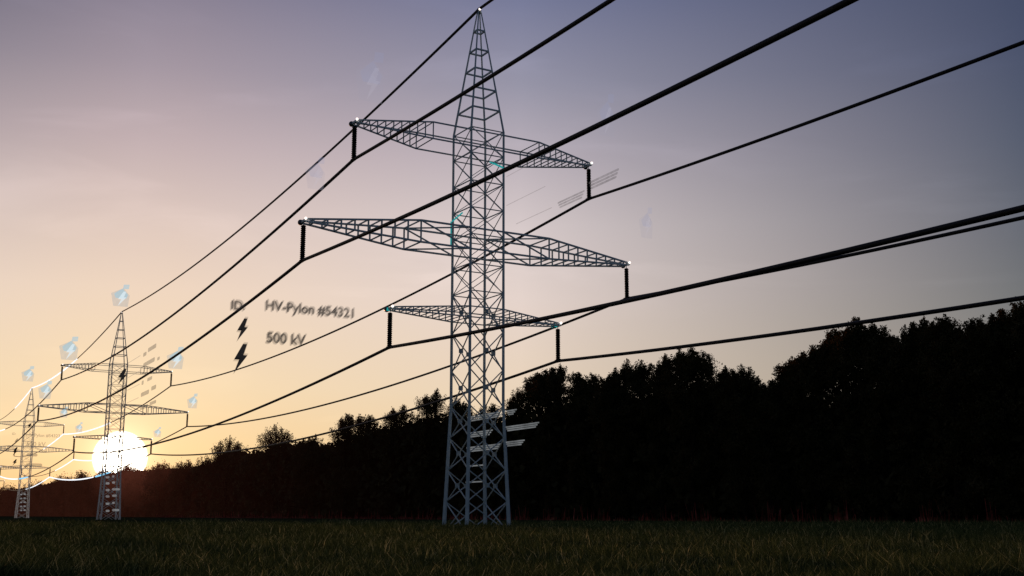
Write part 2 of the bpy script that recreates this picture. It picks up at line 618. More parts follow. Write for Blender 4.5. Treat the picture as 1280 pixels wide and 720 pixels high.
def corner(i, z):
    w_ = halfw(z)
    sx, sy = ((-1, -1), (1, -1), (1, 1), (-1, 1))[i % 4]
    return Vector((sx * w_, sy * w_, z))


LEV_UP = [37.12, 34.61, 31.89, 29.29, 26.72, 23.9, 21.35]
LEV_LOW = [21.35, 17.67, 14.12, 10.8, 7.93, 5.01, 2.19, -0.55]
ARMS = {  # bottom z, top z at the shaft, tip z, half length, break point, stations
    'T': (35.22, 36.82, 36.05, 12.9, 5.8, 9),
    'M': (25.26, 27.28, 26.19, 17.44, 6.9, 8),
    'L': (18.85, 19.85, 19.22, 8.99, None, 9),
}
INS = 3.525
pyl = empty('transmission_pylon', PYLON, PSI)
for i in range(4):
    m = MB()
    zs = [-0.6, HK, HS, 49.8]
    m.tube([corner(i, z_) for z_ in zs], [0.215, 0.155, 0.12, 0.07], 4, True, math.pi / 4)
    m.build('leg', M['steel'], pyl)
for i in range(4):
    m = MB()
    inw = -Vector((corner(i, 20) + corner(i + 1, 20)).to_tuple()); inw.z = 0; inw.normalize()
    for a_, b_ in zip(LEV_UP[:-1], LEV_UP[1:]):
        m.bar(corner(i, a_), corner(i + 1, b_), 0.062)
        m.bar(corner(i + 1, a_) + inw * 0.07, corner(i, b_) + inw * 0.07, 0.062)
    for z_ in LEV_UP:
        m.bar(corner(i, z_) + inw * 0.035, corner(i + 1, z_) + inw * 0.035, 0.085)
    for a_, b_ in zip(LEV_LOW[:-1], LEV_LOW[1:]):
        m.bar(corner(i, a_), corner(i + 1, b_), 0.085)
        m.bar(corner(i + 1, a_) + inw * 0.09, corner(i, b_) + inw * 0.09, 0.085)
    m.build('lattice_bracing', M['brace'], pyl)
for i in range(4):                      # gusset plates where the lower braces cross
    inw = -(corner(i, 20) + corner(i + 1, 20)); inw.z = 0; inw.normalize()
    ax = (corner(i + 1, 20) - corner(i, 20)).normalized()
    for a_, b_ in list(zip(LEV_LOW[:-1], LEV_LOW[1:]))[:-1]:
        p1, p2, p3, p4 = corner(i, a_), corner(i + 1, b_), corner(i + 1, a_), corner(i, b_)
        s_ = (p3 - p1).length / ((p3 - p1).length + (p2 - p4).length)
        c_ = p1.lerp(p2, s_) + inw * 0.045
        m = MB()
        m.bar(c_ - Vector((0, 0, 0.19)), c_ + Vector((0, 0, 0.19)), 0.30)
        m.build('gusset_plate', M['brace'], pyl)
for z_ in (47.68, 45.54, 43.47, 41.37, 39.29):   # rings of the peak
    m = MB()
    for i in range(4):
        m.bar(corner(i, z_), corner(i + 1, z_), 0.14)
    m.build('peak_ring', M['steel'], pyl)
m = MB(); m.bar((0, 0, 49.6), (0, 0, 50.15), 0.28)
cap = m.build('peak_cap', M['knob'], pyl)
m = MB(); m.ball((-0.05, -0.22, 50.0), 0.13)
m.build('lamp', M['lamp'], cap)
# bright cyan braces: the current shown running through the steel
for pa, pb in (((1.77, -1.77, 33.6), (1.5, 1.0, 34.7)), ((-1.77, 1.77, 27.8), (-1.2, -1.2, 28.2)), ((-1.77, 1.77, 27.75), (-1.77, 1.77, 26.5))):
    pass


def arm(kind, sgn):
    zb, zt, ztip, L_, ub, ns = ARMS[kind]
    root = None
    tips = {}
    P = lambda u_, v_, z_: Vector((sgn * u_, v_, z_))
    tipw = 0.40

    def sect(u_):
        """half width, bottom z, top z at distance u_ from the axis"""
        u0 = ub if ub else WS
        f_ = min(max((u_ - u0) / (L_ - u0), 0), 1)
        return WS + (tipw - WS) * f_, zb + (ztip - 0.1 - zb) * f_, zt + (ztip + 0.1 - zt) * f_
    wch = {'T': 0.12, 'M': 0.155, 'L': 0.11}[kind]
    wla = {'T': 0.085, 'M': 0.12, 'L': 0.08}[kind]
    us = [WS, ub, L_] if ub else [WS, L_]
    m = MB()
    for sv in (-1, 1):
        for hi in (1, 2):
            pts = [P(u_, sv * sect(u_)[0], sect(u_)[hi]) for u_ in us]
            for a_, b_ in zip(pts[:-1], pts[1:]):
                m.bar(a_, b_, wch)
    for hi in (1, 2):                   # through the shaft
        for sv in (-1, 1):
            m.bar(P(0, sv * WS, sect(WS)[hi]), P(WS, sv * WS, sect(WS)[hi]), wch * 0.9)
    root = m.build('crossarm', M['steel'], pyl)
    m = MB()
    u0 = ub if ub else WS
    st = [u0 + (L_ - u0) * i / (ns + 0.6) for i in range(ns + 1)]
    for n_, u_ in enumerate(st):
        w_, b_, t_ = sect(u_)
        if n_ == 0 and kind == 'T':
            pass
        for sv in (-1, 1):
            m.bar(P(u_, sv * w_, b_), P(u_, sv * w_, t_), wla)
        m.bar(P(u_, -w_, b_), P(u_, w_, b_), wla * 0.9)
        m.bar(P(u_, -w_, t_), P(u_, w_, t_), wla * 0.9)
    if kind == 'M':
        w_, b_, t_ = sect(ub)
        for sv in (-1, 1):
            if sgn < 0:
                m.bar(P(ub, sv * w_, t_), P(WS, sv * WS, zb), wla)
            else:
                m.bar(P(WS, sv * WS, zt), P(ub, sv * w_, b_), wla)
        for hi, z_ in ((b_, zb), (t_, zt)):
            m.bar(P(ub, -sgn * w_ * -1 * (1 if sgn < 0 else 1), hi) if False else P(ub, w_ if sgn < 0 else -w_, hi),
                  P(WS, -WS if sgn < 0 else WS, z_), wla)
    if kind == 'L':
        m.bar(P(0.3, -WS, zb), P(0.3, -WS, zt), wla)
        m.bar(P(0.3, WS, zb), P(0.3, WS, zt), wla)
    m.build('arm_lattice', M['brace'] if kind != 'M' else M['steel'], root)
    m = MB()
    m.bar(P(L_, -0.5, ztip), P(L_, 0.5, ztip), 0.20)
    tp = m.build('tip_bar', M['steel'], root)
    m = MB(); m.ball(P(L_ + 0.05, 0.62, ztip), 0.26)
    m.build('knob', M['knob'], root)
    m = MB(); m.ball(P(L_ + 0.02, -0.56, ztip + 0.13), 0.115)
    m.build('lamp', M['lamp'], root)
    return root


arms = {}
for kind in 'TML':
    for sg in (-1, 1):
        arms[kind, sg] = arm(kind, sg)
G_PY = 'lattice pylons of the power line'
tag(pyl, 'tall steel lattice pylon with three pairs of cross-arms standing in the near field', 'pylon', G_PY)
PYL_LAB = ['', '', 'smaller distant lattice pylon whose legs stand in front of the setting sun',
           'far lattice pylon behind the one before the sun, with glowing wires on its arms',
           'farthest lattice pylon, only its right arm tips showing at the edge of the view']
WHERE = ['', 'near pylon', 'pylon before the sun', 'far pylon with glowing wires', 'farthest pylon']
pylons = {1: pyl}
for kk in (2, 3, 4):
    c = copy_tree(pyl)
    c.location = PYLON + D * SPAN * (kk - 1)
    c['label'] = PYL_LAB[kk]
    pylons[kk] = c
# lit braces only on the near pylon
lit = [((1.79, -1.85, 33.55), (1.79, 0.2, 34.6)), ((1.79, -1.85, 33.5), (0.2, -1.85, 33.9)),
       ((-1.86, 1.7, 28.6), (-1.86, -0.3, 29.0)), ((-1.9, 1.88, 28.6), (-1.9, 1.88, 26.2))]
for a_, b_ in lit:
    m = MB(); m.bar(a_, b_, 0.10)
    o = m.build('lit_brace', M['cyan'], pyl)
    o['label'] = 'cyan glowing brace'
for sg in (-1, 1):
    zb, zt, ztip, L_, ub, ns = ARMS['L']
    m = MB(); m.bar((sg * (L_ + .02), 0.25, ztip - 0.02), (sg * (L_ + .02), 0.9, ztip - 0.02), 0.27)
    o = m.build('tip_plate', M['cyan'], arms['L', sg])
    o['label'] = 'cyan glowing tip plate'

# ------------------------------------------------------------------ insulators
m = MB()
m.tube([(0, 0, 0), (0, 0, -0.42)], 0.035, 6)
ins = empty('insulator_string', (0, 0, 0), PSI)
m.build('hanger_rod', M['steel'], ins)
m = MB()
pts, rad = [], []
nsh = 17
z0, z1 = -0.40, -INS + 0.12
for i in range(nsh):
    za = z0 + (z1 - z0) * i / nsh
    dz = (z1 - z0) / nsh
    pts += [(0, 0, za), (0, 0, za + dz * 0.35), (0, 0, za + dz * 0.55), (0, 0, za + dz * 0.99)]
    rad += [0.18, 0.185, 0.245, 0.19]
m.tube(pts, rad, 12)
m.build('insulator_shed', M['insul'], ins, True)
m = MB()
m.tube([D * -0.45 + Vector((0, 0, -INS)), D * 0.45 + Vector((0, 0, -INS))], 0.17, 8)
cl_ = m.build('cable_clamp', M['insul'], ins)
cl_.rotation_euler.z = -PSI
POS = {('T', -1): 'the top arm\'s left tip', ('T', 1): 'the top arm\'s right tip', ('M', -1): 'the long middle arm\'s left tip',
       ('M', 1): 'the long middle arm\'s right tip', ('L', -1): 'the short lowest arm\'s left tip', ('L', 1): 'the short lowest arm\'s right tip'}
first = True
for kk in (1, 2, 3, 4):
    for key in POS:
        zb, zt, ztip, L_, ub, ns = ARMS[key[0]]
        p = PYLON + D * SPAN * (kk - 1) + U * (key[1] * L_) + Vector((0, 0, ztip))
        if p.y > 500 and key[1] < 0 and kk == 4:
            continue
        if kk == 3 and key[1] < 0:
            pass
        o = ins if first else copy_tree(ins)
        first = False
        o.location = p
        tag(o, 'ribbed insulator hanging from %s, %s' % (POS[key], WHERE[kk]), 'insulator', 'insulators hanging from the arm tips')

# ------------------------------------------------------------------ conductors
SAG = 3.17
CAB = {('T', -1): (1.70, 2.25), ('T', 1): (1.42, 2.35), ('M', -1): (1.78, 2.3), ('M', 1): (1.5, 2.3), ('L', -1): (1.62, 2.3), ('L', 1): (1.42, 2.45), 'E': (1.36, 2.35)}
CAB_LAB = {('T', -1): 'black cable hung below the left tip of the top arms',
           ('T', 1): 'black cable hung below the right tip of the top arms',
           ('M', -1): 'thick black cable hung below the left tip of the long middle arms',
           ('M', 1): 'black cable hung below the right tip of the long middle arms',
           ('L', -1): 'thick black cable below the left tip of the lowest arms, crossing the near pylon',
           ('L', 1): 'lowest black cable, hung below the right tip of the lowest arms',
           'E': 'thin black earth wire running over the peaks of the pylons'}


def GW(n_):
    return [0.13 + 0.075 * min(1, i / 4, (n_ - 1 - i) / 6) for i in range(n_)]


def wire_pt(key, s):
    """s = 0 at the near pylon, 1 at the second ...; negative towards and past the camera"""
    if key == 'E':
        base = Vector((0, 0, 50.1))
    else:
        zb, zt, ztip, L_, ub, ns = ARMS[key[0]]
        base = U * (key[1] * L_) + Vector((0, 0, ztip - INS))
    fr = s - math.floor(s)
    return PYLON + D * SPAN * s + base - Vector((0, 0, 4 * SAG * fr * (1 - fr)))


for key, (g0, g1) in CAB.items():
    rad = 0.14 if key == 'E' else 0.145
    root = empty('power_cable', wire_pt(key, 0))
    off = wire_pt(key, 0)
    seg = lambda s0, s1, n_: [wire_pt(key, s0 + (s1 - s0) * i / n_) - off for i in range(n_ + 1)]

    def stretch(s0, s1, step=1 / 48):
        cut = [s0] + [float(q) for q in range(math.ceil(s0 + 1e-6), math.floor(s1 - 1e-6) + 1)] + [s1]
        pts_ = []
        for a_, b_ in zip(cut[:-1], cut[1:]):
            n_ = max(2, int(math.ceil((b_ - a_) / step)))
            q = [wire_pt(key, a_ + (b_ - a_) * min(max(i / n_, 1e-7), 1 - 1e-7)) - off for i in range(n_ + 1)]
            pts_ += q if not pts_ else q[1:]
        return pts_
    m = MB()
    m.tube(stretch(-0.98, 2.99), rad, 8)
    m.build('conductor', M['cable'], root, True)
    m = MB()
    m.tube(stretch(g0, g1), GW(len(stretch(g0, g1))), 8)
    o = m.build('glowing_stretch', M['glow'], root, True)
    o['label'] = 'white glowing stretch of the cable'
    if key in (('L', 1), ('M', -1), ('L', -1)):
        m = MB()
        m.tube(stretch(g0 - 0.14, g0 - 0.001), [0.15, 0.18, 0.21, 0.23, 0.24, 0.24, 0.24, 0.24][:len(stretch(g0 - 0.14, g0 - 0.001))], 8)
        o = m.build('glowing_tip', M['glow_blue'], root, True)
        o['label'] = 'blue glowing head of the lit stretch'
    tag(root, CAB_LAB[key], 'power cable', 'cables of the power line')


# ------------------------------------------------------------------ projected labels (floating films of light and ink)
def text_part(txt, o, ax, az, width, mat, parent, name='text_line'):
    cu = bpy.data.curves.new(name, 'FONT')
    cu.body = txt
    cu.resolution_u = 3
    cu.offset = 0.022
    to = bpy.data.objects.new(name, cu)
    COL.objects.link(to)
    bpy.context.view_layer.update()
    me = bpy.data.meshes.new_from_object(to.evaluated_get(bpy.context.evaluated_depsgraph_get()))
    bpy.data.objects.remove(to)
    bpy.data.curves.remove(cu)
    co = np.empty(len(me.vertices) * 3); me.vertices.foreach_get('co', co)
    co = co.reshape(-1, 3)
    x0, x1 = co[:, 0].min(), co[:, 0].max()
    s_ = width / (x1 - x0)
    A, Z, O = np.array(ax), np.array(az), np.array(o)
    w_ = O + ((co[:, 0] - x0) * s_)[:, None] * A + (co[:, 1] * s_)[:, None] * Z
    me.vertices.foreach_set('co', w_.reshape(-1).astype(np.float32))
    me.update()
    me.materials.clear(); me.materials.append(mat)
    ob = bpy.data.objects.new(name, me)
    COL.objects.link(ob)
    ob.parent = parent
    return ob


BOLT = [(0.12, 0.5), (0.30, 0.5), (0.16, 0.12), (0.34, 0.12), (-0.22, -0.5), (-0.02, -0.04), (-0.24, -0.04)]
BOLT_F = [(0, 1, 2, 6), (2, 3, 5, 6), (3, 4, 5)]


def bolt_part(c, ax, az, wid, hei, mat, parent, name='lightning_bolt', off=0.0):
    m = MB()
    nrm = ax.cross(az) * off
    m.add([c + ax * (x_ * wid / 0.58) + az * (z_ * hei) + nrm for x_, z_ in BOLT], [(0, 6, 5, 2), (0, 2, 1), (5, 4, 3, 2)])
    return m.build(name, mat, parent)


Z = Vector((0, 0, 1))


class Panel:
    """a vertical film through p0 along ax; photo measurements are laid out on it"""
    def __init__(self, name, p0, ax, label, cat, group):
        self.p0, self.ax, self.n = Vector(p0), ax, ax.cross(Z)
        self.root = empty(name, self.p0)
        tag(self.root, label, cat, group)

    def loc(self, x, y):
        return on_plane(x, y, self.p0, self.n) - self.p0

    def text(self, txt, x0, x1, y, mat):
        a_ = self.loc(x0, y)
        b_ = on_plane(x1, y, self.p0, self.n) - self.p0
        o = text_part(txt, a_, self.ax, Z, abs((b_ - a_).dot(self.ax)), mat, self.root)
        if mat is M['ink']:                 # the letters are smeared: fainter echoes beside them
            for e_ in (-1.5, -0.75, 0.75, 1.5):
                c = bpy.data.objects.new('text_echo', o.data.copy())
                c.data.materials[0] = M['echo']
                COL.objects.link(c)
                c.parent = o
                c.location = self.ax * (0.075 * e_) + Z * (0.095 * e_) + self.n * (0.02 * e_)
        return o

    def bolt(self, x, y, wpx, hpx, mat):
        c_ = self.loc(x, y)
        sc = (self.p0 + c_ - Vector((0, 0, CAM_H))).length / F_PX
        if mat is M['bolt'] and hpx > 15:
            for e_ in (-1.4, -0.7, 0.7, 1.4):
                bolt_part(c_ + self.ax * (0.06 * e_) + Z * (0.12 * e_) + self.n * (0.02 * e_), self.ax, Z, wpx * sc / max(0.3, abs(self.ax.x)), hpx * sc, M['echo'], self.root, 'bolt_echo')
        return bolt_part(c_, self.ax, Z, wpx * sc / max(0.3, abs(self.ax.x)), hpx * sc, mat, self.root)

    def bar(self, x0, x1, y0, thick_px, mat, name='text_line'):
        """a word too blurred to read: a soft bar along the panel"""
        a_ = self.loc(x0, y0)
        b_ = on_plane(x1, y0, self.p0, self.n) - self.p0
        L_ = (b_ - a_).dot(self.ax)
        sc = (self.p0 + a_ - Vector((0, 0, CAM_H))).length / F_PX
        h_ = thick_px * sc / 2
        m = MB()
        pts_ = []
        r_ = min(h_, abs(L_) / 3)
        for cx_, cz_, w0 in ((L_ - r_, h_ - r_, 0), (r_, h_ - r_, 90), (r_, -h_ + r_, 180), (L_ - r_, -h_ + r_, 270)):
            for q in range(4):
                w_ = math.radians(w0 + q * 30)
                pts_.append((cx_ + r_ * math.cos(w_), cz_ + r_ * math.sin(w_)))
        m.add([a_ + self.ax * p_[0] + Z * p_[1] for p_ in pts_], [tuple(range(len(pts_)))])
        return m.build(name, mat, self.root)


G_TX = 'projected texts floating at the pylons'
pn = Panel('projected_label', PYLON + Vector((0, 0, 20)), U, 'black floating text with pylon number, voltage and two bolts left of the near pylon', 'projected text', G_TX)
pn.text('ID:', 289, 306, 386, M['ink'])
pn.text('HV-Pylon #54321', 332, 442, 387, M['ink'])
pn.text('500 kV', 333, 382, 427.5, M['ink'])
pn.bolt(302, 412, 11, 28, M['bolt'])
pn.bolt(299.5, 448, 14, 36, M['bolt'])

p3 = PYLON + D * SPAN * 2 - V * 4
pn = Panel('projected_label', p3 + Vector((0, 0, 20)), U, 'small grey floating text block with bolts over the far pylon', 'projected text', G_TX)
pn.text('ID:', 15, 20, 543.5, M['ink_far'])
pn.text('HV-Pylon #54323', 33, 75, 545.5, M['ink_far'])
pn.text('500 kV', 33, 57, 557.5, M['ink_far'])
pn.bar(33, 47, 568.5, 3.4, M['ink_far'])
pn.bar(32, 53, 581, 3.6, M['ink_far'])
pn.bolt(20, 552, 3.6, 7, M['ink']); pn.bolt(18.5, 564.5, 4.6, 10, M['bolt']); pn.bolt(18, 578, 4.2, 7, M['bolt']); pn.bolt(36.5, 532.5, 4.2, 5.5, M['bolt'])

pn = Panel('projected_label', PYLON + U * 3.2 + Vector((0, 0, 32)), -D, 'grey streaked floating text right of the near pylon below its top arm', 'projected text', G_TX)
for x0, x1, y, th in ((697, 731, 254, 8), (736, 774, 229, 10)):
    for q in range(3):
        pn.bar(x0 + q * 1.2, x1 - q * 1.5, y + q * th / 3, th / 3.4, M['ink_soft'])
for x0, x1, y in ((633, 682, 257), (633, 660, 221), (645, 690, 280)):
    pn.bar(x0, x1, y, 1.0, M['ink_line'], 'leader_line')

pn = Panel('projected_label', PYLON + U * 1.9 - V * 1.9 + Vector((0, 0, 8)), -D, 'white streaked floating text lines at the foot of the near pylon', 'projected text', G_TX)
for x0, x1, y in ((584, 633, 524), (633, 646, 516), (584, 616, 544), (632, 674, 536), (583, 627, 562), (632, 656, 555)):
    for q in range(3):
        pn.bar(x0 + q * 1.0, x1 - q * 2.0, y + q * 2.2 - 2, 1.7, M['white_text'])
for x0, x1, y in ((583, 606, 583), (582, 606, 603)):
    pn.bar(x0, x1, y, 1.6, M['white_text'])

p2 = PYLON + D * SPAN
pn = Panel('projected_label', p2 + U * 2.4 - V * 2 + Vector((0, 0, 34)), -D, 'grey floating text column right of the shaft of the pylon before the sun', 'projected text', G_TX)
for x0, x1, y, th in ((179, 183, 444, 4.5), (185, 195, 438, 5), (179, 193, 457, 5), (196.5, 199.5, 449, 4), (184, 190, 475, 4), (177, 179.5, 479, 5), (176, 186, 494, 5), (189, 195, 486, 5), (187, 195, 505, 4), (175, 185, 511, 4)):
    pn.bar(x0, x1, y, th, M['ink_far'])
for x0, x1, y in ((160, 175, 454), (160, 175, 472), (159, 174, 488), (158, 173, 504)):
    pn.bar(x0, x1, y, 0.9, M['ink_line'], 'leader_line')
pn = Panel('projected_label', p2 - V * 2.6 + Vector((0, 0, 34)), U, 'black floating bolt on the shaft of the pylon before the sun', 'projected sign', G_TX)
pn.bolt(152, 471, 8.5, 19, M['bolt'])
pn = Panel('projected_label', p2 - V * 2.9 + Vector((0, 0, 5)), U, 'white floating text column at the foot of the pylon before the sun', 'projected text', G_TX)
for i, y in enumerate((595.9, 603.6, 612, 620, 629, 638)):
    l2 = (143, 144, 150, 146, 143.5, 149)[i]
    pn.bar(132, 137, y + 0.6, 2.6, M['white_text'])
    pn.bar(140, l2, y - 0.4, 2.6, M['white_text'])
pn = Panel('projected_label', p3 + Vector((0, 0, 5)), U, 'tiny white floating text column at the foot of the far pylon', 'projected text', G_TX)
for i, y in enumerate((618, 623, 628, 633, 638)):
    pn.bar(25, 28, y, 1.6, M['white_text'])
    pn.bar(29.2, 32.5, y - 0.3, 1.6, M['white_text'])

# badges over the arm tips
G_BG = 'projected badges floating over the arm tips'


def badge(kk, x, y, wpx, hpx, label, faint=False):
    p0 = PYLON + D * SPAN * (kk - 1) - V * 1.0
    n_ = U.cross(Z)
    c_ = on_plane(x, y, p0, n_)
    sc = (c_ - Vector((0, 0, CAM_H))).length / F_PX
    w_, h_ = wpx * sc / abs(U.x), hpx * sc
    root = empty('projected_badge', c_)
    a, b, c = ('faint_grey', 'faint_blue', 'faint_white') if faint else ('holo_grey', 'holo_blue', 'holo_white')
    O = Vector((0, 0, 0))
    m = MB(); m.poly(O, U, Z, [(-.36 * w_, -.5 * h_), (.36 * w_, -.5 * h_), (.42 * w_, .02 * h_), (.10 * w_, .32 * h_), (-.5 * w_, .06 * h_)])
    m.build('badge_plate', M[a], root)
    m = MB()
    m.poly(O, U, Z, [(-.26 * w_, -.14 * h_), (.26 * w_, -.14 * h_), (.34 * w_, .04 * h_), (.04 * w_, .30 * h_), (-.36 * w_, .04 * h_)], 0.05)
    m.poly(O, U, Z, [(.06 * w_, .28 * h_), (.36 * w_, .30 * h_), (.38 * w_, .5 * h_), (.10 * w_, .48 * h_)], 0.05)
    m.build('badge_house', M[b], root)
    bolt_part(Vector((0.02 * w_, -0.14 * h_, 0)) * 0 + U * (0.02 * w_) - Z * (0.16 * h_), U, Z, 0.42 * w_, 0.66 * h_, M[c], root, 'lightning_bolt', 0.1)
    tag(root, label, 'projected badge', G_BG)


badge(2, 151.5, 369, 20, 27, 'pale blue floating badge above the peak of the pylon before the sun')
badge(2, 87, 435, 20, 28, 'pale blue floating badge above the left top arm of the pylon before the sun')
badge(2, 220, 447, 19, 27, 'pale blue floating badge above the right top arm of the pylon before the sun')
badge(2, 57, 487, 14, 21, 'pale blue floating badge above the left middle arm of the pylon before the sun')
badge(2, 241, 501, 12, 18, 'pale blue floating badge above the right middle arm of the pylon before the sun')
badge(2, 80, 515, 9, 13, 'small pale badge under the left middle arm of the pylon before the sun')
badge(2, 99, 534, 8, 12, 'small pale badge above the left lowest arm of the pylon before the sun')
badge(2, 197, 540, 9, 12, 'small pale badge above the right lowest arm of the pylon before the sun')
badge(3, 35.5, 467, 13, 18, 'small pale badge above the peak of the far pylon')
badge(1, 464, 95, 36, 66, 'faint blurred badge above the left top arm of the near pylon', True)
badge(1, 395, 216, 24, 42, 'faint blurred badge above the left middle arm of the near pylon', True)
badge(1, 758, 143, 26, 56, 'faint blurred badge above the right top arm of the near pylon', True)
badge(1, 808, 278, 20, 40, 'faint blurred badge above the right middle arm of the near pylon', True)

# ------------------------------------------------------------------ the wood
# crown tops seen along the skyline: list of trees, each [(x, y) of its shoots], crown width in metres, words
TREES = [
    ([(1288, 368), (1272, 377)], 11, 'tall dark tree at the right end of the wood, reaching the lowest cable'),
    ([(1251, 385), (1240, 398)], 9, 'second tree from the right end of the wood, with one upright shoot'),
    ([(1225, 394), (1216, 400)], 9, 'dense rounded dark tree, third from the right end of the wood'),
    ([(1182, 392), (1172, 399), (1199, 408)], 10, 'ragged tree right of the wide dip, with several upright shoots'),
    ([(1152, 398), (1142, 404)], 9, 'open topped tree directly left of the ragged many-shoot tree'),
    ([(1130, 411), (1118, 420)], 9, 'lower rounded tree in the dip between two tall ragged trees'),
    ([(1092, 404), (1104, 418)], 9, 'pointed tree standing right next to the tree whose top touches the lowest cable'),
    ([(1072, 398), (1060, 408)], 9, 'tree whose top shoot just touches the lowest cable'),
    ([(1045, 410), (1034, 424)], 9, 'tree at the left edge of the tall group under the lowest cable'),
    ([(1017, 432), (1005, 440)], 9, 'feathery tree on the slope left of the tall group under the lowest cable'),
    ([(990, 448), (981, 455)], 8, 'feathery tree lower on the slope, beside the deep dip'),
    ([(966, 474), (955, 480)], 9, 'low tree in the deep dip of the skyline right of the pylon'),
    ([(926, 456), (906, 458), (938, 466)], 10, 'twin topped tree left of the deep dip of the skyline'),
    ([(865, 434), (850, 435), (878, 440)], 11, 'broad tree with the highest top midway between pylon and right edge'),
    ([(832, 444), (824, 456)], 8, 'narrow tree leaning on the left side of the broad highest-topped tree'),
    ([(801, 450), (784, 450)], 10, 'twin topped tree with two equal tufts, left of the broad tree'),
    ([(768, 461), (760, 470)], 8, 'low bushy tree left of the twin tufted tree'),
    ([(740, 467), (725, 465)], 9, 'small tree with a flat top right of the lowest right insulator'),
    ([(702, 456), (690, 459), (682, 463)], 11, 'domed tree directly under the lowest right insulator'),
    ([(664, 470), (672, 466)], 8, 'sloping tree between the domed tree and the near pylon'),
    ([(649, 486), (641, 496)], 7, 'low tree just right of the near pylon shaft'),
    ([(616, 504), (602, 510)], 9, 'low tree seen through the bracing of the near pylon'),
    ([(580, 502), (570, 496)], 9, 'tree behind the left leg of the near pylon'),
    ([(546, 486), (533, 492)], 11, 'tall round tree just left of the near pylon'),
    ([(504, 505), (491, 510)], 10, 'pointed tree next to the tall round tree left of the near pylon'),
    ([(462, 518), (449, 518)], 10, 'broad tree with two level tops left of the pointed tree'),
    ([(437, 516), (428, 522)], 10, 'broad dark tree, topmost of the middle group crossed by the lowest cable'),
    ([(394, 543), (380, 547)], 10, 'low tree between the middle group and the lone round tree'),
    ([(346, 529), (335, 538), (357, 537)], 13, 'round tree standing up alone left of the middle group'),
    ([(287, 544), (275, 552), (298, 552)], 15, 'smaller round tree rising over the low stretch of the wood'),
    ([(258, 568), (318, 561)], 16, 'low tree to the left of the smaller round tree'),
    ([(236, 574), (226, 577)], 16, 'low rounded tree between the sun and the smaller round tree'),
    ([(207, 575), (197, 579)], 17, 'low tree to the right of the setting sun'),
    ([(172, 583), (183, 584)], 17, 'treetop against the lower right rim of the sun'),
    ([(160, 577)], 15, 'pointed treetop cutting into the middle of the sun disc'),
    ([(128, 585), (140, 584)], 17, 'treetop at the lower left rim of the sun'),
    ([(101, 588), (108, 594)], 18, 'small treetop beside the blue end of the glowing cable'),
    ([(75, 594), (84, 596)], 20, 'small treetop under the middle of the lowest glowing cable'),
    ([(52, 601), (40, 603)], 22, 'tiny treetop right of the legs of the far pylon'),
    ([(14, 607), (4, 608)], 24, 'tiny treetop at the left end of the wood'),
]
SKY = sorted([p for T in TREES for p in T[0]])
SX = np.array([p[0] for p in SKY], float)
SY = np.array([p[1] for p in SKY], float)
G_TR = 'trees along the edge of the wood'
WZ = []          # (s along the edge, skyline height) for the mass behind
